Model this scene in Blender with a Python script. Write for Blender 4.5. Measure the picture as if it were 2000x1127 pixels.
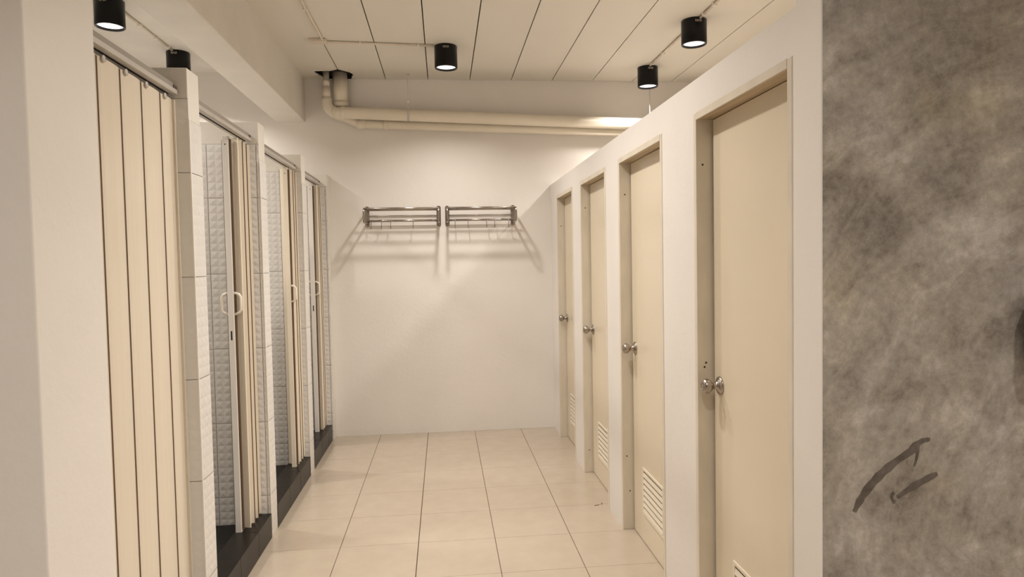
import bpy, bmesh, math, random
from mathutils import Vector, Matrix
random.seed(7)
PI = math.pi
for o in list(bpy.data.objects):
    bpy.data.objects.remove(o, do_unlink=True)
SC = bpy.context.scene
COL = SC.collection

# ---------------------------------------------------------------- camera (solved from the floor grid)
CAM_F = 1306.7
cam_d = bpy.data.cameras.new('camera')
cam_d.sensor_fit = 'HORIZONTAL'; cam_d.sensor_width = 36.0
cam_d.lens = CAM_F / 2000.0 * 36.0
cam_d.clip_start = 0.05; cam_d.clip_end = 100
cam = bpy.data.objects.new('camera', cam_d); COL.objects.link(cam)
yaw, pitch, roll = 0.101594720, -0.0399779043, -0.0187953002
cy, sy, cp, sp, cr, sr = math.cos(yaw), math.sin(yaw), math.cos(pitch), math.sin(pitch), math.cos(roll), math.sin(roll)
F = Vector((sy*cp, cy*cp, sp)); R = Vector((cy, -sy, 0)); U = R.cross(F)
R2 = cr*R + sr*U; U2 = -sr*R + cr*U
mw = Matrix(((R2.x, U2.x, -F.x, 0.56094), (R2.y, U2.y, -F.y, -5.47116), (R2.z, U2.z, -F.z, 1.45587), (0, 0, 0, 1)))
cam.matrix_world = mw
SC.camera = cam

# ---------------------------------------------------------------- world, exposure
w = bpy.data.worlds.new('world'); SC.world = w; w.use_nodes = True
w.node_tree.nodes['Background'].inputs[0].default_value = (1.0, 0.95, 0.88, 1)
w.node_tree.nodes['Background'].inputs[1].default_value = 0.05
SC.view_settings.view_transform = 'Standard'
SC.view_settings.look = 'None'
SC.view_settings.gamma = 1.0
SC.view_settings.use_curve_mapping = False
SC.view_settings.exposure = 0.0
LAMP_W = 14.0
LAMP_COL = (1.0, 0.935, 0.865)
LAMP_SPREAD = math.radians(138)

# ---------------------------------------------------------------- measured planes (metres)
XL, XR, YB = -0.385, 1.498, 0.276
ZC, ZCL, ZBEAM = 3.003, 3.045, 2.645
ZPART, ZDW = 2.215, 2.112
YN = -8.2; XFARL, XFARR = -2.35, 3.0; XNR = 6.0; XNL = -3.3

# ---------------------------------------------------------------- materials
def nt(name):
    m = bpy.data.materials.new(name); m.use_nodes = True
    t = m.node_tree; b = t.nodes['Principled BSDF']
    return m, t, b
def N(t, k, **kw):
    n = t.nodes.new(k)
    for a, v in kw.items():
        if a in n.inputs: n.inputs[a].default_value = v
        else: setattr(n, a, v)
    return n
def coords(t, scale=(1, 1, 1), space='Object', rot=(0, 0, 0)):
    tc = t.nodes.new('ShaderNodeTexCoord'); mp = t.nodes.new('ShaderNodeMapping')
    mp.inputs['Scale'].default_value = scale; mp.inputs['Rotation'].default_value = rot
    t.links.new(tc.outputs[space], mp.inputs['Vector'])
    return mp.outputs['Vector']
def ramp(t, fac, stops):
    r = t.nodes.new('ShaderNodeValToRGB'); e = r.color_ramp.elements
    while len(e) < len(stops): e.new(0.5)
    for i, (p, c) in enumerate(stops):
        e[i].position = p; e[i].color = (c[0], c[1], c[2], 1)
    t.links.new(fac, r.inputs['Fac']); return r.outputs['Color']
def bump(t, b, h, strength, dist):
    bp = t.nodes.new('ShaderNodeBump'); bp.inputs['Strength'].default_value = strength; bp.inputs['Distance'].default_value = dist
    t.links.new(h, bp.inputs['Height']); t.links.new(bp.outputs['Normal'], b.inputs['Normal'])
def plain(name, c, rough=0.5, metal=0.0, var=0.0, vs=8.0, bmp=0.0, bs=60.0, scale=(1, 1, 1), coat=0.0, spec=None):
    m, t, b = nt(name)
    b.inputs['Roughness'].default_value = rough; b.inputs['Metallic'].default_value = metal
    if coat: b.inputs['Coat Weight'].default_value = coat; b.inputs['Coat Roughness'].default_value = 0.12
    if spec is not None: b.inputs['Specular IOR Level'].default_value = spec
    v = coords(t, scale)
    n = N(t, 'ShaderNodeTexNoise', Scale=vs, Detail=5.0)
    t.links.new(v, n.inputs['Vector'])
    lo = tuple(x*(1-var) for x in c); hi = tuple(min(1, x*(1+var*0.6)) for x in c)
    t.links.new(ramp(t, n.outputs['Fac'], [(0.3, lo), (0.7, hi)]), b.inputs['Base Color'])
    if bmp:
        n2 = N(t, 'ShaderNodeTexNoise', Scale=bs, Detail=6.0)
        t.links.new(v, n2.inputs['Vector']); bump(t, b, n2.outputs['Fac'], bmp, 0.004)
    return m
M = {}
M['wall'] = plain('wall_paint', (0.83, 0.79, 0.745), 0.55, var=0.03, vs=2.5, bmp=0.25, bs=35)
M['plaster'] = plain('rough_plaster', (0.77, 0.73, 0.665), 0.65, var=0.06, vs=3, bmp=0.5, bs=22)
M['ceil'] = plain('ceiling_panel_paint', (0.78, 0.74, 0.66), 0.6, var=0.02, vs=2)
M['void'] = plain('dark_void', (0.012, 0.009, 0.007), 0.9)
M['frame'] = plain('frame_paint', (0.74, 0.67, 0.56), 0.42, var=0.07, vs=6, bmp=0.15, bs=40, scale=(3, 1.5, 1.0))
M['leaf'] = plain('door_laminate', (0.76, 0.67, 0.52), 0.22, var=0.03, vs=1.6, spec=0.45)
M['louver'] = plain('louver_plastic', (0.80, 0.73, 0.60), 0.4)
M['gap'] = plain('seam_shadow_gap', (0.11, 0.06, 0.03), 0.8)
M['steel'] = plain('brushed_steel', (0.40, 0.355, 0.31), 0.28, metal=1.0, var=0.10, vs=30)
M['chrome'] = plain('stainless_tube', (0.38, 0.34, 0.30), 0.26, metal=1.0, var=0.05, vs=20)
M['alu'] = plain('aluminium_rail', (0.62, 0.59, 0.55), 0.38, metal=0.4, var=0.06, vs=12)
M['rail_shade'] = plain('shaded_rail_back', (0.34, 0.31, 0.27), 0.5, metal=0.2)  # darker rail tone, paints the shade on the upper face
M['bracket'] = plain('dark_rail_bracket', (0.13, 0.10, 0.085), 0.5, metal=0.3)
M['black'] = plain('black_enamel', (0.003, 0.003, 0.0035), 0.3, spec=0.25)
M['pipe'] = plain('pvc_pipe', (0.78, 0.71, 0.59), 0.35, var=0.04, vs=5)
M['conduit'] = plain('painted_conduit', (0.74, 0.66, 0.55), 0.45, var=0.08, vs=10)
M['kerb'] = plain('black_kerb_stone', (0.012, 0.0095, 0.008), 0.32, var=0.25, vs=14, spec=0.2)
M['showerfloor'] = plain('black_shower_tile', (0.009, 0.008, 0.008), 0.4, var=0.25, vs=14, spec=0.2)
M['grout_dark'] = plain('dark_grout', (0.03, 0.026, 0.023), 0.8)
M['tile'] = plain('white_relief_tile', (0.74, 0.72, 0.69), 0.30, var=0.03, vs=6)
M['tilegrout'] = plain('tile_grout', (0.50, 0.47, 0.43), 0.8)
M['post'] = plain('white_pvc_post', (0.76, 0.73, 0.69), 0.28, var=0.03, vs=3)
M['handle'] = plain('cream_plastic', (0.82, 0.76, 0.66), 0.35)
M['clear'] = plain('clear_plastic', (0.62, 0.58, 0.55), 0.25)
M['rust'] = plain('brown_glue_stain', (0.22, 0.10, 0.045), 0.7, var=0.5, vs=40)
M['screw'] = plain('screw_dark', (0.05, 0.04, 0.035), 0.5)
M['white'] = plain('white_clip', (0.85, 0.8, 0.74), 0.4)
M['darkmark'] = plain('trowel_mark_dark', (0.135, 0.11, 0.092), 0.6, var=0.35, vs=40)
M['leafdirt'] = plain('dry_leaf', (0.20, 0.14, 0.07), 0.8)

def m_pvc():
    m, t, b = nt('cream_pvc_panel'); b.inputs['Roughness'].default_value = 0.24
    v = coords(t, (60, 60, 1.2)); n = N(t, 'ShaderNodeTexNoise', Scale=1.0, Detail=4.0); t.links.new(v, n.inputs['Vector'])
    v2 = coords(t, (9, 9, 3)); n2 = N(t, 'ShaderNodeTexNoise', Scale=2.2, Detail=7.0, Roughness=0.7); t.links.new(v2, n2.inputs['Vector'])
    c1 = ramp(t, n.outputs['Fac'], [(0.3, (0.76, 0.68, 0.56)), (0.7, (0.785, 0.705, 0.585))])
    mx = t.nodes.new('ShaderNodeMix'); mx.data_type = 'RGBA'
    f = ramp(t, n2.outputs['Fac'], [(0.735, (0, 0, 0)), (0.76, (1, 1, 1))])
    t.links.new(f, mx.inputs[0]); t.links.new(c1, mx.inputs[6]); mx.inputs[7].default_value = (0.36, 0.24, 0.15, 1)
    t.links.new(mx.outputs[2], b.inputs['Base Color'])
    return m
M['pvc'] = m_pvc()

def m_grain():
    m, t, b = nt('stained_head_wood'); b.inputs['Roughness'].default_value = 0.45
    v = coords(t, (50, 2.2, 50)); n = N(t, 'ShaderNodeTexNoise', Scale=1.4, Detail=6.0, Roughness=0.6); t.links.new(v, n.inputs['Vector'])
    t.links.new(ramp(t, n.outputs['Fac'], [(0.3, (0.42, 0.31, 0.18)), (0.62, (0.62, 0.50, 0.34))]), b.inputs['Base Color'])
    return m
M['grain'] = m_grain()

def m_floor():
    m, t, b = nt('beige_glazed_tile'); b.inputs['Roughness'].default_value = 0.16
    b.inputs['Specular IOR Level'].default_value = 0.5
    v = coords(t, (1, 1, 1)); n = N(t, 'ShaderNodeTexNoise', Scale=9.0, Detail=6.0, Roughness=0.6); t.links.new(v, n.inputs['Vector'])
    n2 = N(t, 'ShaderNodeTexNoise', Scale=1.3, Detail=2.0); t.links.new(v, n2.inputs['Vector'])
    c = ramp(t, n.outputs['Fac'], [(0.25, (0.475, 0.40, 0.315)), (0.75, (0.515, 0.437, 0.347))])
    mx = t.nodes.new('ShaderNodeMix'); mx.data_type = 'RGBA'; mx.blend_type = 'MULTIPLY'; mx.inputs[0].default_value = 0.5
    t.links.new(c, mx.inputs[6]); t.links.new(ramp(t, n2.outputs['Fac'], [(0.3, (0.96, 0.95, 0.94)), (0.7, (1, 1, 1))]), mx.inputs[7])
    t.links.new(mx.outputs[2], b.inputs['Base Color'])
    r = t.nodes.new('ShaderNodeMapRange'); r.inputs['To Min'].default_value = 0.13; r.inputs['To Max'].default_value = 0.24
    t.links.new(n.outputs['Fac'], r.inputs['Value']); t.links.new(r.outputs['Result'], b.inputs['Roughness'])
    return m
M['floor'] = m_floor()
M['floorgrout'] = plain('brown_floor_grout', (0.07, 0.04, 0.022), 0.8)

def m_concrete():
    m, t, b = nt('polished_concrete'); b.inputs['Specular IOR Level'].default_value = 0.6
    v = coords(t, (1, 1, 1))
    warp = N(t, 'ShaderNodeTexNoise', Scale=1.7, Detail=3.0, Roughness=0.55); t.links.new(v, warp.inputs['Vector'])
    sub = t.nodes.new('ShaderNodeVectorMath'); sub.operation = 'MULTIPLY_ADD'
    t.links.new(warp.outputs['Color'], sub.inputs[0]); sub.inputs[1].default_value = (0.30, 0.0, 0.30); t.links.new(v, sub.inputs[2])
    sx = t.nodes.new('ShaderNodeSeparateXYZ'); t.links.new(sub.outputs[0], sx.inputs[0])
    def mth(op, a_, b_=None):
        n = t.nodes.new('ShaderNodeMath'); n.operation = op
        for k, q in enumerate((a_, b_)):
            if q is None: continue
            if isinstance(q, (int, float)): n.inputs[k].default_value = q
            else: t.links.new(q, n.inputs[k])
        return n.outputs[0]
    dx = mth('SUBTRACT', sx.outputs[0], 2.45); dz = mth('SUBTRACT', sx.outputs[2], 0.95)
    rr = mth('SQRT', mth('ADD', mth('MULTIPLY', dx, dx), mth('MULTIPLY', dz, dz)))
    th = mth('ARCTAN2', dz, mth('MULTIPLY', dx, -1.0))
    cx = t.nodes.new('ShaderNodeCombineXYZ'); t.links.new(mth('MULTIPLY', rr, 16.0), cx.inputs[0]); t.links.new(mth('MULTIPLY', th, 2.6), cx.inputs[1])
    st = N(t, 'ShaderNodeTexNoise', Scale=1.0, Detail=9.0, Roughness=0.66, Distortion=0.25); t.links.new(cx.outputs[0], st.inputs['Vector'])
    bl = N(t, 'ShaderNodeTexNoise', Scale=3.6, Detail=8.0, Roughness=0.62); t.links.new(sub.outputs[0], bl.inputs['Vector'])
    fine = N(t, 'ShaderNodeTexNoise', Scale=38.0, Detail=8.0, Roughness=0.75); t.links.new(v, fine.inputs['Vector'])
    a = t.nodes.new('ShaderNodeMath'); a.operation = 'MULTIPLY'; a.inputs[1].default_value = 0.30; t.links.new(st.outputs['Fac'], a.inputs[0])
    c = t.nodes.new('ShaderNodeMath'); c.operation = 'MULTIPLY_ADD'; c.inputs[1].default_value = 0.46; t.links.new(bl.outputs['Fac'], c.inputs[0]); t.links.new(a.outputs[0], c.inputs[2])
    d = t.nodes.new('ShaderNodeMath'); d.operation = 'MULTIPLY_ADD'; d.inputs[1].default_value = 0.30; t.links.new(fine.outputs['Fac'], d.inputs[0]); t.links.new(c.outputs[0], d.inputs[2])
    col = ramp(t, d.outputs[0], [(0.42, (0.17, 0.148, 0.128)), (0.50, (0.31, 0.28, 0.248)), (0.56, (0.40, 0.365, 0.328)), (0.65, (0.60, 0.56, 0.51))])
    # yellow / pink cast patches
    pn = N(t, 'ShaderNodeTexNoise', Scale=2.6, Detail=5.0, Roughness=0.6); mp2 = t.nodes.new('ShaderNodeMapping'); mp2.inputs['Location'].default_value = (5, 0, 3)
    t.links.new(v, mp2.inputs['Vector']); t.links.new(mp2.outputs[0], pn.inputs['Vector'])
    tint = ramp(t, pn.outputs['Fac'], [(0.35, (1.0, 1.0, 1.0)), (0.58, (1.02, 1.0, 0.93)), (0.72, (1.05, 1.0, 0.80))])
    mx = t.nodes.new('ShaderNodeMix'); mx.data_type = 'RGBA'; mx.blend_type = 'MULTIPLY'; mx.inputs[0].default_value = 1.0
    t.links.new(col, mx.inputs[6]); t.links.new(tint, mx.inputs[7])
    t.links.new(mx.outputs[2], b.inputs['Base Color'])
    r = t.nodes.new('ShaderNodeMapRange'); r.inputs['To Min'].default_value = 0.26; r.inputs['To Max'].default_value = 0.52
    t.links.new(bl.outputs['Fac'], r.inputs['Value']); t.links.new(r.outputs['Result'], b.inputs['Roughness'])
    bump(t, b, d.outputs[0], 0.35, 0.01)
    return m
M['concrete'] = m_concrete()

def m_disc():
    m, t, b = nt('lamp_diffuser')
    vo = N(t, 'ShaderNodeTexVoronoi', Scale=60.0); t.links.new(coords(t), vo.inputs['Vector'])
    b.inputs['Base Color'].default_value = (0.9, 0.9, 0.9, 1)
    b.inputs['Emission Color'].default_value = (1.0, 0.97, 0.93, 1)
    r = t.nodes.new('ShaderNodeMapRange'); r.inputs['To Min'].default_value = 0.75; r.inputs['To Max'].default_value = 2.2; r.inputs['From Max'].default_value = 0.6
    t.links.new(vo.outputs['Distance'], r.inputs['Value']); t.links.new(r.outputs['Result'], b.inputs['Emission Strength'])
    return m
M['disc'] = m_disc()

# ---------------------------------------------------------------- mesh helpers
class MB:
    def __init__(s): s.bm = bmesh.new(); s.mats = []; s.cur = 0
    def mat(s, key):
        if key not in s.mats: s.mats.append(key)
        s.cur = s.mats.index(key); return s
    def _f(s, fs):
        for f in fs: f.material_index = s.cur
    def box(s, x0, x1, y0, y1, z0, z1, bev=0.0):
        r = bmesh.ops.create_cube(s.bm, size=1.0)['verts']
        for v in r: v.co = Vector(((x0+x1)/2+v.co.x*(x1-x0), (y0+y1)/2+v.co.y*(y1-y0), (z0+z1)/2+v.co.z*(z1-z0)))
        fs = list({f for v in r for f in v.link_faces}); s._f(fs)
        if bev:
            es = list({e for v in r for e in v.link_edges})
            g = bmesh.ops.bevel(s.bm, geom=es, offset=bev, segments=2, profile=0.5, affect='EDGES'); s._f(g['faces'])
        return s
    def prism(s, pts, axis, a0, a1):
        # pts: 2D polygon in the two other axes (cyclic order), extruded along axis
        def mk(p, a):
            if axis == 0: return Vector((a, p[0], p[1]))
            if axis == 1: return Vector((p[0], a, p[1]))
            return Vector((p[0], p[1], a))
        A = [s.bm.verts.new(mk(p, a0)) for p in pts]; B = [s.bm.verts.new(mk(p, a1)) for p in pts]
        fs = [s.bm.faces.new(A), s.bm.faces.new(list(reversed(B)))]
        n = len(pts)
        for i in range(n): fs.append(s.bm.faces.new((A[i], B[i], B[(i+1) % n], A[(i+1) % n])))
        s._f(fs); return s
    def tube(s, pts, r, seg=12, cap=True):
        pts = [Vector(p) for p in pts]; rings = []; n = len(pts)
        rad = r if isinstance(r, (list, tuple)) else [r]*n
        prev = None
        for i, p in enumerate(pts):
            d = (pts[min(i+1, n-1)]-pts[max(i-1, 0)]).normalized()
            if prev is None:
                a = Vector((0, 0, 1)) if abs(d.z) < 0.9 else Vector((1, 0, 0))
                u = d.cross(a).normalized()
            else:
                u = (prev - d*prev.dot(d)).normalized()
            prev = u; v = d.cross(u)
            rings.append([s.bm.verts.new(p+rad[i]*(math.cos(2*PI*k/seg)*u+math.sin(2*PI*k/seg)*v)) for k in range(seg)])
        fs = []
        for i in range(n-1):
            for k in range(seg):
                fs.append(s.bm.faces.new((rings[i][k], rings[i][(k+1) % seg], rings[i+1][(k+1) % seg], rings[i+1][k])))
        for f in fs: f.smooth = True
        if cap: fs += [s.bm.faces.new(list(reversed(rings[0]))), s.bm.faces.new(rings[-1])]
        s._f(fs); return s
    def lathe(s, prof, origin, axis, seg=28, smooth=True):
        # prof: list of (radius, distance along axis)
        ax = Vector(axis).normalized(); a = Vector((0, 0, 1)) if abs(ax.z) < 0.9 else Vector((1, 0, 0))
        u = ax.cross(a).normalized(); v = ax.cross(u); o = Vector(origin); rings = []
        for r, h in prof:
            if r < 1e-6: rings.append([s.bm.verts.new(o+ax*h)])
            else: rings.append([s.bm.verts.new(o+ax*h+r*(math.cos(2*PI*k/seg)*u+math.sin(2*PI*k/seg)*v)) for k in range(seg)])
        fs = []
        for A, B in zip(rings, rings[1:]):
            for k in range(seg):
                k2 = (k+1) % seg
                if len(A) == 1 and len(B) == 1: continue
                if len(A) == 1: fs.append(s.bm.faces.new((A[0], B[k], B[k2])))
                elif len(B) == 1: fs.append(s.bm.faces.new((A[k], B[0], A[k2])))
                else: fs.append(s.bm.faces.new((A[k], B[k], B[k2], A[k2])))
        for f in fs: f.smooth = smooth
        s._f(fs); return s
    def build(s, name, parent=None, loc=(0, 0, 0)):
        bmesh.ops.recalc_face_normals(s.bm, faces=s.bm.faces)
        me = bpy.data.meshes.new(name); s.bm.to_mesh(me); s.bm.free()
        for k in s.mats: me.materials.append(M[k])
        o = bpy.data.objects.new(name, me); COL.objects.link(o); o.location = loc
        if parent: o.parent = parent
        return o
def mb(key): return MB().mat(key)
def thing(name, label, cat, loc=(0, 0, 0), group=None, rz=0.0):
    o = bpy.data.objects.new(name, None); COL.objects.link(o); o.location = loc; o.rotation_euler = (0, 0, rz)
    o.empty_display_size = 0.05
    o['label'] = label; o['category'] = cat
    if group: o['group'] = group
    return o
def tag(o, label=None, cat=None, group=None, kind=None):
    if label: o['label'] = label
    if cat: o['category'] = cat
    if group: o['group'] = group
    if kind: o['kind'] = kind
    return o
def struct(o, label=None):
    o['kind'] = 'structure'
    if label: o['label'] = label
    return o
def copy_tree(o, parent=None):
    c = o.copy(); COL.objects.link(c); c.parent = parent
    for ch in list(o.children): copy_tree(ch, c)
    return c

# ---------------------------------------------------------------- floor
T = 0.4; G = 0.0022
b = mb('floorgrout'); b.box(XNL, XNR, YN, YB+0.1, -0.06, -0.0012); fl = b
fl.mat('floor')
i0 = int(math.floor(XNL/T)); i1 = int(math.ceil(XNR/T)); j0 = int(math.floor(YN/T))
def floor_tile(x0, x1, y0, y1):
    g = 0.0008
    gl = 0.0019 if abs(x0-0.4) < 0.01 else 0.0013; gr = 0.0019 if abs(x1-0.4) < 0.01 else 0.0013
    x0 += gl; x1 -= gr; y0 += g; y1 -= g
    c = 0.0005
    top = [(x0+c, y0+c), (x1-c, y0+c), (x1-c, y1-c), (x0+c, y1-c)]
    bot = [(x0, y0), (x1, y0), (x1, y1), (x0, y1)]
    A = [fl.bm.verts.new((p[0], p[1], 0)) for p in top]; B = [fl.bm.verts.new((p[0], p[1], -0.0014)) for p in bot]
    fs = [fl.bm.faces.new(A)]+[fl.bm.faces.new((B[k], B[(k+1) % 4], A[(k+1) % 4], A[k])) for k in range(4)]
    fl._f(fs)
for i in range(i0, i1):
    for j in range(j0, 1):
        x0 = max(i*T, XNL); x1 = min((i+1)*T, XNR); y0 = max(j*T, YN); y1 = min((j+1)*T, YB)
        if x1-x0 > 0.01 and y1-y0 > 0.01: floor_tile(x0, x1, y0, y1)
struct(fl.build('floor'), 'beige glazed square floor tiles with thin brown joints')

# ---------------------------------------------------------------- outer walls
struct(mb('wall').box(XNL, XNR, YB, YB+0.12, 0, 3.12).mat('void').box(-0.46, -0.12, YB-0.0006, YB, ZC+0.0005, 3.0295).build('wall_back'), 'plain cream painted end wall of the corridor')  # near-black patch paints the darkness inside the ceiling hole
struct(mb('tile').box(XFARL-0.1, XFARL, -3.49, YB, 0, 3.12).build('wall_left'))
struct(mb('wall').box(XFARR, XFARR+0.1, -3.778, YB, 0, 3.12).build('wall_right'))
struct(mb('wall').box(XNL, XNR, YN-0.1, YN, 0, 3.12).build('wall_rear'))
struct(mb('wall').box(XNR, XNR+0.1, YN, -3.778, 0, 3.12).build('wall_near_right'))
struct(mb('wall').box(XNL-0.1, XNL, YN, -3.49, 0, 3.12).build('wall_near_left'))
# concrete cross wall at the near end of the toilet row
cw = mb('concrete').box(XR, XNR, -3.895, -3.778, 0, 3.0).build('wall_concrete')
struct(cw, 'polished grey concrete wall with trowel swirls at the right')
cp_ = mb('wall').box(XR-0.004, XR, -3.8955, -3.778, 0, 3.0).build('painted_end', cw)
cp_['label'] = 'cream painted narrow end of the concrete wall'
NS = [0]
def stroke(pts, wid):
    NS[0] += 1; off = 0.0004*NS[0]
    b = mb('darkmark'); L = []; Rr = []
    n = len(pts)
    for i, (x, z) in enumerate(pts):
        a = pts[max(i-1, 0)]; c = pts[min(i+1, n-1)]
        dx, dz = c[0]-a[0], c[1]-a[1]; l = math.hypot(dx, dz); nx, nz = -dz/l, dx/l
        w_ = wid[i]*0.8*(1+random.uniform(-.25, .25))
        L.append((x+nx*w_, z+nz*w_)); Rr.append((x-nx*w_, z-nz*w_))
    fr = [b.bm.verts.new((p[0], -3.8952-off, p[1])) for p in L]; fb = [b.bm.verts.new((p[0], -3.8952-off, p[1])) for p in Rr]
    ba = [b.bm.verts.new((p[0], -3.8945, p[1])) for p in L]; bb_ = [b.bm.verts.new((p[0], -3.8945, p[1])) for p in Rr]
    for i in range(n-1):
        b._f([b.bm.faces.new(q) for q in ((fr[i], fr[i+1], fb[i+1], fb[i]), (fr[i], ba[i], ba[i+1], fr[i+1]), (fb[i+1], bb_[i+1], bb_[i], fb[i]))])
    o = b.build('scrape_mark', cw); o['label'] = 'dark scraped stroke'; return o
def dense(p0, p1, p2, n=14):
    out = []
    for i in range(n+1):
        t = i/n; out.append(tuple((1-t)**2*p0[k]+2*t*(1-t)*p1[k]+t*t*p2[k] for k in (0, 1)))
    return out
stroke(dense((1.583, 0.806), (1.625, 0.90), (1.757, 0.965)), [0.003+0.013*math.sin(PI*(i+1)/16)**.6 for i in range(15)])
stroke(dense((1.735, 0.955), (1.760, 0.985), (1.788, 0.982), 8), [0.012, .011, .010, .009, .008, .007, .007, .006, .005])
stroke(dense((1.752, 0.978), (1.758, 0.95), (1.745, 0.915), 7), [0.010, .008, .006, .005, .005, .004, .003, .002])
stroke(dense((1.700, 0.838), (1.745, 0.868), (1.808, 0.893), 9), [0.006, .008, .010, .010, .011, .011, .010, .010, .009, .006])
stroke(dense((1.693, 0.826), (1.676, 0.838), (1.690, 0.850), 6), [0.004]*7)

# ---------------------------------------------------------------- ceiling: panels with open joints, dark void above
gx0 = 0.116; P = 0.352; joints = [gx0+P*k for k in range(-1, 17)]
b = mb('ceil')
edges = [-0.55]+joints+[XNR]
edges = sorted(e for e in set(edges) if -0.56 < e <= XNR)
for k in range(len(edges)-1):
    x0 = edges[k]+(0.0035 if k else 0); x1 = edges[k+1]-0.0035
    if k == 0:
        pts = [(x0, YN), (x1, YN), (x1, 0.00), (x1-0.06, 0.045), (x1-0.13, 0.05), (-0.425, 0.06), (-0.437, 0.11), (-0.40, 0.20), (-0.385, YB), (x0, YB)]
    elif k == 1:
        pts = [(x0, YN), (x1, YN), (x1, YB-0.004), (-0.165, YB-0.004), (-0.15, 0.20), (-0.13, 0.145), (-0.155, 0.08), (-0.19, 0.045), (x0, 0.00)]
    else:
        pts = [(x0, YN), (x1, YN), (x1, YB-0.004), (x0, YB-0.004)]
    b.prism(pts, 2, ZC, ZC+0.010)
b.mat('void').box(-0.55, XNR, YN, YB, 3.030, 3.06)  # near-black backing stands in for the unlit space above the boards
struct(b.build('ceiling'), 'cream ceiling boards with dark open joints')
cl = mb('plaster').box(XNL, -0.783, YN, YB, ZCL, 3.12).build('ceiling_left'); struct(cl)
bm_ = mb('plaster').box(-0.783, -0.55, YN, YB, ZBEAM, 3.12, 0.006).build('trim_beam'); struct(bm_, 'plastered concrete beam running above the shower fronts')

# ---------------------------------------------------------------- relief tiled faces
JZ = [0.229, 0.627, 1.024, 1.42, 1.818]
def relief(b, axis, plane, sgn, u0, u1, z0, z1, ustart, tw=0.25, cells=6, h=0.0022):
    """pyramid tiles on plane axis=const; normal along sgn*axis; u is the other horizontal axis"""
    def P3(u, d, z):
        return (plane+sgn*d, u, z) if axis == 0 else (u, plane+sgn*d, z)
    b.mat('tilegrout')
    q = [P3(u0, 0.0002, z0), P3(u1, 0.0002, z0), P3(u1, 0.0002, z1), P3(u0, 0.0002, z1)]
    b._f([b.bm.faces.new([b.bm.verts.new(p) for p in q])])
    b.mat('tile')
    us = [ustart]
    while us[-1] > u0: us.append(us[-1]-tw)
    us = sorted(us)+[ustart+tw*k for k in range(1, 12)]
    zs = [JZ[0]-0.3975*1]+JZ+[JZ[-1]+0.3975]
    g = 0.0013; base = 0.003
    fs = []
    for a, c in zip(us, us[1:]):
        for d, e in zip(zs, zs[1:]):
            cu = (c-a)/cells; cz = (e-d)/10
            for i in range(cells):
                for j in range(10):
                    ua = max(a+i*cu+(g if i == 0 else 0), u0); uc = min(a+(i+1)*cu-(g if i == cells-1 else 0), u1)
                    za = max(d+j*cz+(g if j == 0 else 0), z0); zc = min(d+(j+1)*cz-(g if j == 9 else 0), z1)
                    if uc-ua < 0.004 or zc-za < 0.004: continue
                    V = [b.bm.verts.new(P3(*p)) for p in ((ua, base, za), (uc, base, za), (uc, base, zc), (ua, base, zc))]
                    C = b.bm.verts.new(P3((ua+uc)/2, base+h, (za+zc)/2))
                    for k in range(4): fs.append(b.bm.faces.new((V[k], V[(k+1) % 4], C)))
    b._f(fs)
    return b

# partitions between the showers
PARTS = [(-2.79, -2.67), (-1.81, -1.69), (-0.75, -0.62)]
pr = []
for n_, (y0, y1) in enumerate(PARTS):
    p = mb('plaster').box(XFARL, XL-0.006, y0, y1, 0, ZPART, 0.003).build('wall_partition_%d' % (n_+1))
    struct(p, 'cream shower partition with relief tiled face and end')
    f = MB(); relief(f, 1, y0, -1, -1.55, XL-0.0065, 0.078, 2.10, -0.655 if n_ == 1 else -0.64, h=0.0010 if n_ == 0 else 0.0022)
    t1 = f.build('face_tile', p); t1['label'] = 'white pyramid relief tiling'
    f = MB(); relief(f, 0, XL-0.006, 1, y0-0.002, y1+0.004, 0.0, 2.02, y0-0.002, tw=0.126, cells=3, h=0.0016)
    f.mat('wall').box(XL-0.0055, XL-0.0015, y0-0.006, y0+0.002, 0, 2.02)
    t2 = f.build('end_tile', p)
p = mb('plaster').box(XFARL, -0.374, 0.165, YB, 0, 2.20, 0.003).build('wall_partition_4'); struct(p, 'low tiled stub against the end wall')
f = MB(); relief(f, 1, 0.165, -1, -1.55, -0.376, 0.078, 2.10, -0.64); f.build('face_tile', p)
p = mb('wall').box(XNL, XL, -3.81, -3.49, 0, ZBEAM-0.001, 0.004).build('wall_pier_left'); struct(p, 'wide cream pier at the left edge')
# blank tiled end wall inside nearest shower is hidden by its closed door

# kerbs and shower floors
bays = [(-3.49, -2.79), (-2.67, -1.81), (-1.69, -0.75), (-0.62, 0.165)]
kn = ['first', 'second', 'third', 'fourth']
for n_, (y0, y1) in enumerate(bays):
    b = mb('grout_dark').box(-0.504, XL-0.004, y0+.004, y1-.004, 0, 0.128)
    b.mat('kerb')
    y = y0+.004
    cuts = [y0+.004]
    while cuts[-1]+0.3 < y1-.02: cuts.append(cuts[-1]+0.3)
    cuts.append(y1-.004)
    for a, c in zip(cuts, cuts[1:]):
        b.box(-0.506, XL-0.001, a+0.001, c-0.001, 0.0, 0.131, 0.0015)
    k = b.build('trim_kerb_%d' % (n_+1)); struct(k, 'black stone kerb at a shower opening')
    b = mb('grout_dark').box(XFARL, -0.505, y0+.004, y1-.004, 0.0, 0.0785)
    b.mat('showerfloor')
    xx = -0.506
    while xx-0.3 > XFARL:
        for a, c in zip(cuts, cuts[1:]): b.box(xx-0.298, xx, a+0.001, c-0.001, 0.02, 0.08)
        xx -= 0.3
    struct(b.build('floor_shower_%d' % (n_+1)), 'black tiled shower floor')

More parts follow.
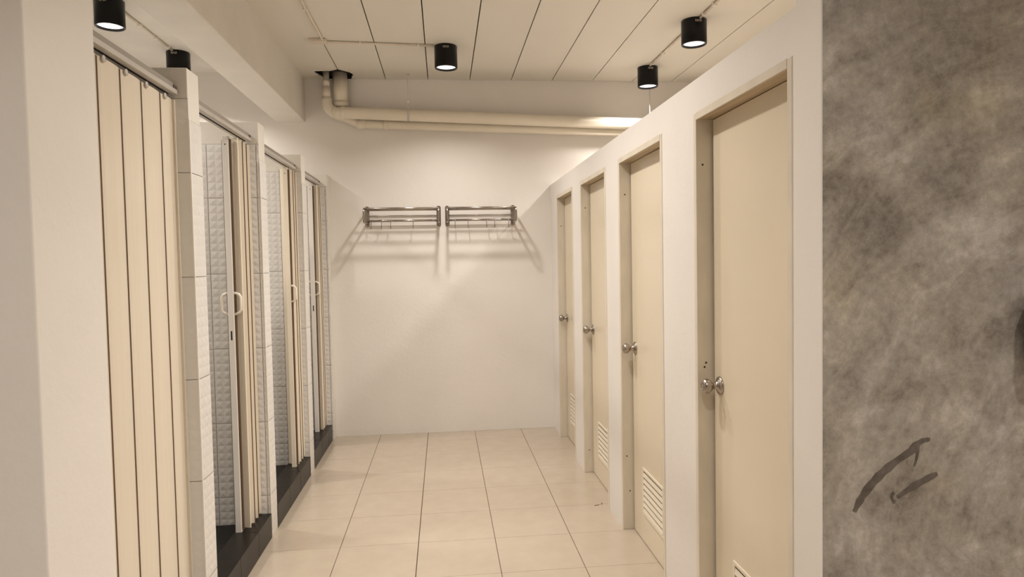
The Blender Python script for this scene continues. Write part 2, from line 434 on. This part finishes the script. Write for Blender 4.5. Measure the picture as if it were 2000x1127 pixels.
# ---------------------------------------------------------------- folding doors
TZ0, TZ1 = 2.108, 2.150
def make_track(parent, y0, y1, x=-0.45):
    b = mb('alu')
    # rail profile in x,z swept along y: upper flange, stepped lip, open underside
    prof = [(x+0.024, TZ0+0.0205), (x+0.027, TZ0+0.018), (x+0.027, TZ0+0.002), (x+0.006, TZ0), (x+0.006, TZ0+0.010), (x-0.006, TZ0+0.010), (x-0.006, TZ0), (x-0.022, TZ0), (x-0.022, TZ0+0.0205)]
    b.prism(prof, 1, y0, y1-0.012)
    b.mat('rail_shade').box(x-0.022, x+0.018, y0, y1-0.028, TZ0+0.0206, TZ1)  # upper rail face coloured dark to stand in for its shaded band
    o = b.build('track', parent); o['label'] = 'grey aluminium rail'
    s_ = mb('void').box(x-0.007, x+0.0065, y0, y1-0.03, TZ0+0.0006, TZ0+0.009).build('slot', o)
    mb('bracket').box(x-0.004, x+0.022, y1-0.028, y1-0.0005, TZ0+0.014, TZ1-0.006, 0.002).build('bracket', o)
def panel_closed(parent, ya, yb, x, z0, z1):
    b = mb('pvc')
    # hollow-looking slat: slightly bowed cross-section with lipped edges
    n = 10; front = []
    for i in range(n+1):
        t = i/n; y = ya+0.003+(yb-ya-0.006)*t
        front.append((x+0.006*math.sin(PI*t)**0.5*1.0+0.002, y))
    back = [(x-0.006, yb-0.003), (x-0.006, ya+0.003)]
    b.prism(front+back, 2, z0, z1)
    return b.build('panel', parent)
# first: drawn shut
d1 = thing('folding_door', 'cream folding shower door drawn fully shut, leftmost and nearest', 'folding door', (-0.45, -3.14, 0.13), 'shower folding doors')
def local(o, parent):   # keep world-space mesh while parented to a located empty
    o.matrix_parent_inverse = Matrix.Translation(-Vector(parent.location))
kids = []
make_track(d1, -3.489, -2.7915)
seams = [-3.486, -3.351, -3.207, -3.057, -2.903, -2.766-0.024]
for a, c in zip(seams, seams[1:]): panel_closed(d1, a, c, -0.45, 0.145, 2.092)
b = mb('gap')
for s_ in seams[1:-1]: b.box(-0.4535, -0.4465, s_-0.0035, s_+0.0035, 0.146, 2.09)
h_ = b.build('hinge_seam', d1); h_['label'] = 'narrow brown seams'
for s_ in seams[1:-1]:
    mb('clear').lathe([(0, 0), (0.011, 0), (0.011, 0.005), (0.004, 0.006), (0, 0.006)], (-0.443, s_+0.028, 2.088), (1, 0, 0), 12).build('roller', d1)
mb('pvc').box(-0.458, -0.436, -2.7905-0.0, -2.7905+0.0005-0.012+0.0, 0.145, 2.092, 0.002).build('closing_strip', d1)

# folded-open doors
def handle(parent, x, y, zc, side, h=0.108):
    b = mb('handle'); o = 0.030
    pts = [(x, y, zc+h/2), (x+side*o*0.75, y, zc+h/2-0.010), (x+side*o, y, zc+h/2-0.022), (x+side*o, y, zc-h/2+0.022), (x+side*o*0.75, y, zc-h/2+0.010), (x, y, zc-h/2)]
    b.tube(pts, 0.0072, 8)
    return b.build('handle', parent)
def open_door(yf, lab, ty0, stack, xr, xl, post, posty, mats, latch=True, both=True):
    """yf: y of the partition the stack leans on; stack: depth of the stack along y"""
    d = thing('folding_door', lab, 'folding door', (-0.45, yf-0.1, 0.13), 'shower folding doors')
    make_track(d, ty0, yf)
    z0, z1 = 0.140, 2.092
    n = 6; dy = (stack-0.012)/n
    # zigzag slats: alternate ends at xr and xl
    pts = []
    for i in range(n+1): pts.append(((xr if i % 2 == 0 else xl), yf-0.012-dy*i))
    for i in range(n):
        (xa, ya), (xb, yb) = pts[i], pts[i+1]
        v = Vector((xb-xa, yb-ya, 0)); L = v.length; v.normalize(); nn = Vector((-v.y, v.x, 0))*0.0055
        a = Vector((xa, ya, 0))+v*0.003; c = Vector((xb, yb, 0))-v*0.003; m_ = (a+c)/2
        poly = [a+nn*.6, m_+nn*1.2, c+nn*.6, c-nn*.6, m_-nn*1.2, a-nn*.6]
        mb('pvc').prism([(q.x, q.y) for q in poly], 2, z0, z1).build('panel', d)
    b = mb('gap')
    for (x, y) in pts[1:-1]:
        b.box(x-0.0014, x+0.0014, y-0.003, y+0.003, z0+.004, z1-.004)
    b.build('hinge_seam', d)
    # leading post
    px, pw = post
    ps = mb(mats).box(px-pw/2, px+pw/2, posty-0.014, posty+0.018, z0-0.012, z1+0.004, 0.003).build('post', d)
    ps['label'] = 'pale leading post'
    if latch:
        mb('void').box(px-0.0035, px+0.0035, posty-0.0146, posty-0.0138, 1.095, 1.14).build('latch_slot', ps)
    mb('screw').lathe([(0, 0), (0.0035, 0), (0.003, 0.0008), (0, 0.001)], (px, posty-0.014, 2.055), (0, -1, 0), 10).build('screw', ps)
    mb('gap').box(px+pw/2, px+pw/2+0.007, posty-0.004, posty+0.014, z0, z1-.01).build('seal_groove', ps)
    handle(ps, px+pw/2, posty, 1.275, 1)
    if both: handle(ps, px-pw/2, posty, 1.275, -1)
    return d, pts
d2, pts2 = open_door(-1.81, 'folding shower door bunched open, second from the left, twin handles and dark slot', -2.669, 0.215, -0.432, -0.520, (-0.485, 0.030), -2.045, 'post')
d3, pts3 = open_door(-0.75, 'folding shower door bunched open, third from the left, one corridor side handle', -1.689, 0.205, -0.418, -0.495, (-0.447, 0.030), -0.972, 'pvc', latch=False, both=False)
d4, pts4 = open_door(0.165, 'white posted folding shower door bunched open, rightmost beside the end wall', -0.619, 0.190, -0.420, -0.500, (-0.468, 0.034), -0.045, 'post')
for d, (x, y), zz in ((d2, (-0.4655, -2.058), (1.80, 1.72, 0.50)), (d4, (-0.449, -0.056), (1.4,))):
    for z_ in zz:
        mb('rust').box(x-0.0035, x+0.0035, y-0.0008+0.014, y+0.014, z_-0.02, z_+0.02).build('glue_stain', d)
for d in (d1, d2, d3, d4):
    bpy.context.view_layer.update()
    for ch in d.children: local(ch, d)

# ---------------------------------------------------------------- door wall on the right
DOORS = [(-3.755, -3.048), (-2.685, -1.965), (-1.685, -0.975), (-0.695, -0.030)]
ZH = 1.990; DWX = XR+0.10
b = mb('wall')
ys = [-3.778]
for (a, c) in DOORS: ys += [a, c]
ys.append(YB)
for k in range(0, len(ys), 2):
    if ys[k+1]-ys[k] > 0.001: b.box(XR, DWX, ys[k], ys[k+1], 0, ZH)
b.box(XR, DWX, -3.778, YB, ZH, ZDW)
struct(b.build('wall_toilets'), 'low cream wall pierced by the four toilet doors')
dl = ['nearest cream toilet door, beside the concrete wall', 'second cream toilet door from the concrete wall, louvre fully in view',
      'third cream toilet door from the concrete wall', 'farthest cream toilet door, beside the end wall']
for n_, (a, c) in enumerate(DOORS):
    d = thing('door_%d' % (n_+1), dl[n_], 'door', (1.57, (a+c)/2, 0), 'toilet doors'); d['kind'] = 'structure'
    FW = 0.026; xf = XR-0.003
    b = mb('frame')
    b.box(xf, DWX+0.004, a+.0005, a+FW, 0.0, ZH-.0005, 0.0025)
    b.box(xf, DWX+0.004, c-FW, c-.0005, 0.0, ZH-.0005, 0.0025)
    # stops behind the leaf edge
    o = b.build('door_frame', d); o['label'] = 'painted timber frame'; local(o, d)
    h = mb('grain').box(xf+0.0005, DWX+0.0035, a+FW, c-FW, ZH-FW, ZH-.0008, 0.0015)
    h.mat('frame').box(xf-0.0006, xf+0.006, a+FW, c-FW, ZH-FW-.0004, ZH-.0006)
    h = h.build('frame_head', o); h['label'] = 'bare grained head of the frame'; h.matrix_parent_inverse = Matrix.Identity(4)
    ya, yc = a+FW+0.0025, c-FW-0.011; xl = 1.556
    lf = mb('leaf').box(xl, xl+0.034, ya, yc, 0.006, ZH-FW-0.003, 0.0012).build('door_leaf', d); lf['label'] = 'cream laminate leaf'
    local(lf, d)
    gp = mb('gap').box(xl+0.012, xl+0.03, yc-.0005, c-FW+.0005, 0.004, ZH-FW).box(xl+0.012, xl+0.03, ya, yc, ZH-FW-0.0035, ZH-FW+0.0003).build('rebate_shade', o)  # dark brown strips paint the shadow in the rebate around the leaf
    cy_ = (ya+yc)/2
    # louvre
    lb = mb('louver'); ly0, ly1, lz0, lz1 = cy_-0.162, cy_+0.162, 0.150, 0.392
    bw = 0.014
    lb.box(xl-0.005, xl+0.001, ly0, ly1, lz1-bw, lz1, 0.0018); lb.box(xl-0.005, xl+0.001, ly0, ly1, lz0, lz0+bw, 0.0018)
    lb.box(xl-0.005, xl+0.001, ly0, ly0+bw, lz0+bw, lz1-bw, 0.0018); lb.box(xl-0.005, xl+0.001, ly1-bw, ly1, lz0+bw, lz1-bw, 0.0018)
    lv = lb.build('louvre', lf); lv['label'] = 'raised plastic vent louvre'
    mb('gap').box(xl-0.0008, xl+0.0005, ly0+bw, ly1-bw, lz0+bw, lz1-bw).build('vent_back', lf)
    ns = 7; st = (lz1-lz0-2*bw)/ns
    sb = mb('louver')
    for k in range(ns):
        z = lz0+bw+k*st
        sb.prism([(xl-0.001, z+st-0.0085), (xl-0.0055, z+0.003), (xl-0.0055, z+0.0), (xl-0.001, z+0.0)], 1, ly0+bw, ly1-bw)
    sb.build('louvre_slats', lf)
    # knob
    ky = yc-0.050; kz = 0.990
    kb = mb('steel')
    kb.lathe([(0, 0), (0.033, 0), (0.0335, 0.002), (0.031, 0.006), (0.022, 0.011), (0.0135, 0.016), (0.0115, 0.024), (0.0125, 0.030),
              (0.0215, 0.037), (0.0262, 0.046), (0.0268, 0.054), (0.0245, 0.062), (0.020, 0.0665), (0.014, 0.068), (0.0135, 0.0665), (0.006, 0.0665), (0.0055, 0.068), (0, 0.0682)],
             (xl, ky, kz), (-1, 0, 0), 36)
    k_ = kb.build('knob', lf); k_['label'] = 'brushed steel round knob'
    # screw plugs on the far jamb reveal
    sc = mb('screw')
    pz = {0: [(1.80, 1.52), (1.066, 1.528), (1.050, 1.522)], 1: [(1.80, 1.525), (0.40, 1.52), (0.21, 1.535)], 2: [(1.81, 1.525), (0.155, 1.53)], 3: [(1.74, 1.525)]}[n_]
    for (z, x) in pz:
        sc.lathe([(0.0042, 0), (0.0035, 0.0009), (0, 0.001)], (x, c-FW, z), (0, -1, 0), 10)
    sc.build('screw_holes', o)
    for ch in d.children:
        for g in ch.children: g.matrix_parent_inverse = Matrix.Identity(4)

# ---------------------------------------------------------------- downlights
def make_lamp(z_top):
    root = thing('downlight', 'x', 'ceiling lamp', (0, 0, z_top), 'black downlights')
    r, h = 0.0815, 0.155
    mb('black').lathe([(0, 0), (r-0.003, 0), (r, -0.003), (r, -h+0.003), (r-0.002, -h), (r-0.010, -h), (r-0.012, -h+0.012), (r-0.012, -0.06), (0, -0.06)], (0, 0, 0), (0, 0, 1), 48).build('housing', root)
    ds = mb('disc').lathe([(0, -h+0.013), (r-0.0125, -h+0.013), (r-0.0125, -h+0.018), (0, -h+0.018)], (0, 0, 0), (0, 0, 1), 40, False).build('diffuser', root)
    ds['label'] = 'glowing white diffuser'
    vb = mb('conduit')
    for k in range(5): vb.box(-0.020+k*0.009, -0.017+k*0.009, -r-0.0006, -r+0.003, -0.030-0.003*(k % 2), -0.018)
    vb.build('vent_slot', root)
    ld = bpy.data.lights.new('downlight_light', 'AREA'); ld.shape = 'DISK'; ld.size = 0.125; ld.energy = LAMP_W; ld.color = LAMP_COL
    ld.spread = LAMP_SPREAD
    lo = bpy.data.objects.new('downlight_light', ld); COL.objects.link(lo); lo.location = (0, 0, -h+0.0105); lo.parent = root
    return root
LAMPS = [(-1.372, -1.225, ZCL, 'black cylinder downlight above the nearest shower, leftmost of all'),
         (-1.352, -0.240, ZCL, 'black cylinder downlight half hidden behind the first shower partition'),
         (0.613, -0.600, ZC, 'black cylinder downlight over the middle of the corridor'),
         (2.222, -1.190, ZC, 'larger looking black cylinder downlight over the toilets, near the top right'),
         (2.240, -0.140, ZC, 'black cylinder downlight over the toilets nearest the end wall'),
         (0.613, -1.98, ZC, 'black cylinder downlight over the corridor, out of frame above'),
         (0.613, -2.85, ZC, 'black cylinder downlight over the corridor beside the nearest toilet door, out of frame'),
         (-1.372, -2.25, ZCL, 'black cylinder downlight over the second shower, out of frame'),
         (2.222, -2.25, ZC, 'black cylinder downlight over the second toilet, out of frame'),
         (2.222, -3.30, ZC, 'black cylinder downlight over the first toilet, out of frame'),
         (2.22, -5.35, ZC, 'black cylinder downlight added as fill before the concrete wall, out of frame'),  # unseen lamp added to brighten the concrete wall
         (0.613, -4.90, ZC, 'black cylinder downlight above the viewer, out of frame'),
         (3.80, -5.35, ZC, 'black cylinder downlight farther right before the concrete wall, out of frame'),
         (-1.00, -5.35, ZC+0.042, 'black cylinder downlight added as fill before the left pier, out of frame'),  # unseen lamp added to brighten the front of the pier
         (2.22, -6.9, ZC, 'black cylinder downlight added as fill behind the viewer to the right, out of frame'),  # unseen lamp added to fill the near room with light
         (0.613, -6.9, ZC, 'black cylinder downlight added as fill behind the viewer, out of frame')]  # likewise an added, unseen fill lamp for the near room
proto = None
for i, (x, y, z, lab) in enumerate(LAMPS):
    if proto is None: proto = make_lamp(z); r_ = proto
    else: r_ = copy_tree(proto)
    r_.location = (x, y, z); r_['label'] = lab

# ---------------------------------------------------------------- conduits
def clip(b, p, ax):
    x, y, z = p
    if ax == 1: b.box(x-0.015, x+0.015, y-0.006, y+0.006, z-0.0105, z+0.0105, 0.002)
    else: b.box(x-0.006, x+0.006, y-0.015, y+0.015, z-0.0105, z+0.0105, 0.002)
r = 0.0085
zc = ZC-r-0.0005
cd = thing('conduit', 'thin cream conduit turning a corner to the corridor downlight', 'conduit', (-0.225, -0.71, zc))
o = mb('conduit').tube([(-0.225, YN+.01, zc), (-0.225, -0.73, zc), (-0.220, -0.70, zc), (-0.195, -0.690, zc), (0.528, -0.640, zc)], r, 10).build('tube', cd); local(o, cd)
o = mb('conduit').box(-0.315, -0.200, -0.745, -0.665, ZC-0.020, ZC-0.0005, 0.004).build('junction_box', cd); local(o, cd)
for (x, y, ax) in ((-0.225, -1.3, 1), (-0.225, -2.0, 1), (0.02, -0.675, 0), (0.42, -0.648, 0)):
    b = mb('white'); clip(b, (x, y, zc), ax); o = b.build('clip', cd); local(o, cd)
cr_ = thing('conduit', 'thin cream conduit linking the two downlights over the toilets', 'conduit', (2.232, -0.5, zc))
for ya, yb in ((-0.2315, -1.103), (-1.277, -2.163), (-2.337, -3.213)):
    o = mb('conduit').tube([(2.232, ya, zc), (2.232, yb, zc)], r, 10).build('tube', cr_); local(o, cr_)
for y in (-0.28, -0.55, -1.34, -1.5):
    b = mb('white'); clip(b, (2.232, y, zc), 1); o = b.build('clip', cr_); local(o, cr_)
zl = ZCL-r-0.0005
cl_ = thing('conduit', 'thin cream conduit linking the two downlights over the showers', 'conduit', (-1.365, -0.7, zl))
for ya, yb in ((-0.330, -1.135), (-1.315, -2.16)):
    o = mb('conduit').tube([(-1.362, ya, zl), (-1.362, yb, zl)], r, 10).build('tube', cl_); local(o, cl_)
for y in (-0.40, -0.85, -1.40, -0.6):
    b = mb('white'); clip(b, (-1.362, y, zl), 1); o = b.build('clip', cl_); local(o, cl_)

# ---------------------------------------------------------------- drain pipes along the end wall
def arc(c, r_, a0, a1, n, plane):
    out = []
    for i in range(n+1):
        a = math.radians(a0+(a1-a0)*i/n)
        if plane == 'xz': out.append((c[0]+r_*math.cos(a), c[1], c[2]+r_*math.sin(a)))
        if plane == 'yz': out.append((c[0], c[1]+r_*math.cos(a), c[2]+r_*math.sin(a)))
    return out
yp = 0.150
pm = thing('drain_pipe', 'thick cream drain pipe running along the top of the end wall', 'pipe', (0.9, yp, 2.68))
z_at = lambda x: 2.692-0.0355*(x+0.1)
b = mb('pipe')
# elbow from the vertical into the run
elb = arc((-0.262, yp, 2.785), 0.090, 180, 268, 12, 'xz')
b.tube([(-0.352, yp, 2.815)]+elb+[(-0.20, yp, z_at(-0.2)), (XFARR-.001, yp, z_at(XFARR))], [0.040]+[0.040+0.0007*k for k in range(13)]+[0.0485, 0.0485], 24)
o = b.build('pipe_run', pm); local(o, pm)
for x0, x1, rr in ((-0.305, -0.285, 0.0515), (-0.245, -0.20, 0.0515), (2.30, 2.38, 0.052)):
    o = mb('pipe').tube([(x0, yp, z_at(x0) if x0 > -.25 else z_at(-.2)+.004), (x1, yp, z_at(x1) if x0 > -.25 else z_at(-.2)+.002)], rr, 24).build('coupling', pm); local(o, pm)
o = mb('pipe').tube([(-0.352, yp, 2.815), (-0.352, yp, 3.0295)], 0.0245, 20).build('riser', pm); local(o, pm)
for z0, z1, rr in ((2.80, 2.90, 0.032), (2.915, 2.965, 0.0275)):
    o = mb('pipe').tube([(-0.352, yp, z0), (-0.352, yp, z1)], rr, 20).build('coupling', pm); local(o, pm)
ps_ = thing('drain_pipe', 'thinner cream pipe tucked under the thick drain pipe', 'pipe', (0.9, 0.205, 2.6))
z2 = lambda x: 2.620-0.029*(x+0.1)
o = mb('pipe').tube([(-0.30, 0.232, 2.690), (-0.20, 0.225, 2.665), (-0.11, 0.225, z2(-0.11)), (XFARR-.001, 0.225, z2(XFARR))], 0.036, 20).build('pipe_run', ps_); local(o, ps_)
for x0, x1 in ((-0.125, -0.055), (0.09, 0.13)):
    o = mb('pipe').tube([(x0, 0.225, z2(x0)), (x1, 0.225, z2(x1))], 0.0405, 20).build('coupling', ps_); local(o, ps_)
pv = thing('drain_pipe', 'short wide upright pipe passing through the broken ceiling corner', 'pipe', (-0.255, 0.2, 2.9))
o = mb('pipe').tube([(-0.248, 0.208, 2.752), (-0.250, 0.208, 3.0295)], 0.060, 28).build('riser', pv); local(o, pv)
o = mb('pipe').tube([(-0.248, 0.208, 2.750), (-0.248, 0.208, 2.795)], 0.064, 28).build('collar', pv); local(o, pv)
for hx, lab in ((0.306, 'narrow pale strap holding the drain pipe left of the corridor downlight'), (2.33, 'narrow pale strap holding the drain pipe beyond the toilets')):
    hg = thing('pipe_hanger', lab, 'pipe strap', (hx, yp, 2.85), 'pipe straps')
    o = mb('clear').box(hx-0.004, hx+0.004, yp-0.053, yp-0.050, z_at(hx)-0.02, ZC-.0005).box(hx-0.012, hx+0.012, yp-0.06, yp-0.02, ZC-0.006, ZC-.0008, .001).build('rod', hg); local(o, hg)
    o = mb('clear').tube([(hx-0.010, yp, z_at(hx-.01)), (hx+0.010, yp, z_at(hx+.01))], 0.0505, 24).build('clamp', hg); local(o, hg)
    if hx < 1:
        o = mb('white').box(hx-0.009, hx+0.009, yp-0.058, yp-0.049, 2.765, 2.785, .001).build('buckle', hg); local(o, hg)

# ---------------------------------------------------------------- towel racks
def rack(x0, x1, hooks, lab):
    root = thing('towel_rack', lab, 'towel rack', ((x0+x1)/2, YB, 1.77), 'towel racks on the end wall')
    for x in (x0, x1):
        s = 1 if x == x0 else -1
        b = mb('chrome')
        # wall plate with rounded ends
        w_ = 0.018; n = 8; pts = []
        for i in range(n+1): a = PI*i/n; pts.append((x+w_*math.cos(a), 1.925+w_*math.sin(a)))
        for i in range(n+1): a = PI+PI*i/n; pts.append((x+w_*math.cos(a), 1.785+w_*math.sin(a)))
        b.prism(pts, 1, YB-0.006, YB-0.0004)
        pl = b.build('wall_plate', root); local(pl, root); pl['label'] = 'rounded steel wall plate'
        for z in (1.925, 1.785):
            mb('chrome').lathe([(0, 0), (0.007, 0), (0.006, 0.003), (0, 0.004)], (x, YB-0.006, z), (0, -1, 0), 14).build('screw', pl)
        b = mb('chrome')
        D = 0.262
        lp = [(x, YB-0.005, 1.905), (x, YB-0.12, 1.906), (x, YB-D+0.03, 1.905)]+[(x, YB-D+0.03-0.03*math.sin(math.radians(a)), 1.875+0.03*math.cos(math.radians(a))) for a in range(15, 91, 15)]
        lp += [(x, YB-D, 1.83)]+[(x, YB-D+0.03-0.03*math.cos(math.radians(a)), 1.825-0.03*math.sin(math.radians(a))) for a in range(15, 91, 15)]
        lp += [(x, YB-0.12, 1.797), (x, YB-0.005, 1.80)]
        b.tube(lp, 0.0085, 12)
        o = b.build('bracket_arm', root); local(o, root); o['label'] = 'looped steel side arm'
    for dpt, rr, z in ((0.255, 0.0105, 1.902), (0.195, 0.006, 1.905), (0.140, 0.006, 1.905), (0.045, 0.005, 1.905)):
        o = mb('chrome').tube([(x0, YB-dpt, z), (x1, YB-dpt, z)], rr, 12).build('shelf_bar', root); local(o, root)
    o = mb('chrome').tube([(x0, YB-0.042, 1.818), (x1, YB-0.042, 1.818)], 0.0095, 12).build('hook_bar', root); local(o, root)
    o = mb('chrome').tube([(x0, YB-0.012, 1.862), (x1, YB-0.012, 1.862)], 0.0035, 10).build('rear_bar', root); local(o, root)
    for hx in hooks:
        b = mb('chrome'); y = YB-0.042
        pts = [(hx, y+0.006, 1.826), (hx, y, 1.829), (hx, y-0.009, 1.822), (hx, y-0.010, 1.80), (hx, y-0.010, 1.770)]
        pts += [(hx, y-0.026-0.0+0.016*math.cos(math.radians(a)), 1.766-0.016*math.sin(math.radians(a))) for a in range(20, 181, 20)]
        pts += [(hx, y-0.043, 1.776)]
        b.tube(pts, 0.0027, 8)
        o = b.build('hook', root); local(o, root)
    for ch in root.children:
        for g in ch.children: g.matrix_parent_inverse = Matrix.Identity(4)
    return root
rack(-0.066, 0.532, [-0.031, 0.054, 0.130, 0.317], 'steel towel rack with four hooks, left one on the end wall')
rack(0.604, 1.165, [0.669, 0.778, 0.935, 1.004, 1.123], 'steel towel rack with five hooks, right one on the end wall')

# ---------------------------------------------------------------- black dispenser on the concrete wall
ds = thing('wall_dispenser', 'black rounded fixture on the concrete wall at the right edge', 'dispenser', (2.11, -3.895, 1.25))
bb = mb('black').box(2.028, 2.19, -4.00, -3.8957, 1.165, 1.335, 0.035)
o = bb.build('body', ds); local(o, ds)

# ---------------------------------------------------------------- bits of dry leaf on the floor by the toilet wall
for x, y, a, lab in ((1.435, -1.62, .3, 'tiny dry leaf scrap lying farther from the toilet wall'), (1.470, -1.60, 1.2, 'tiny dry leaf scrap lying against the toilet wall')):
    b = mb('leafdirt'); c, s = math.cos(a), math.sin(a)
    b.prism([(x+c*u-s*v, y+s*u+c*v) for u, v in ((-0.016, 0), (-0.005, 0.004), (0.014, 0.001), (0.018, -0.002), (0.0, -0.003))], 2, 0.0002, 0.0022)
    tag(b.build('leaf_scrap'), lab, 'leaf scrap', 'leaf scraps on the floor')
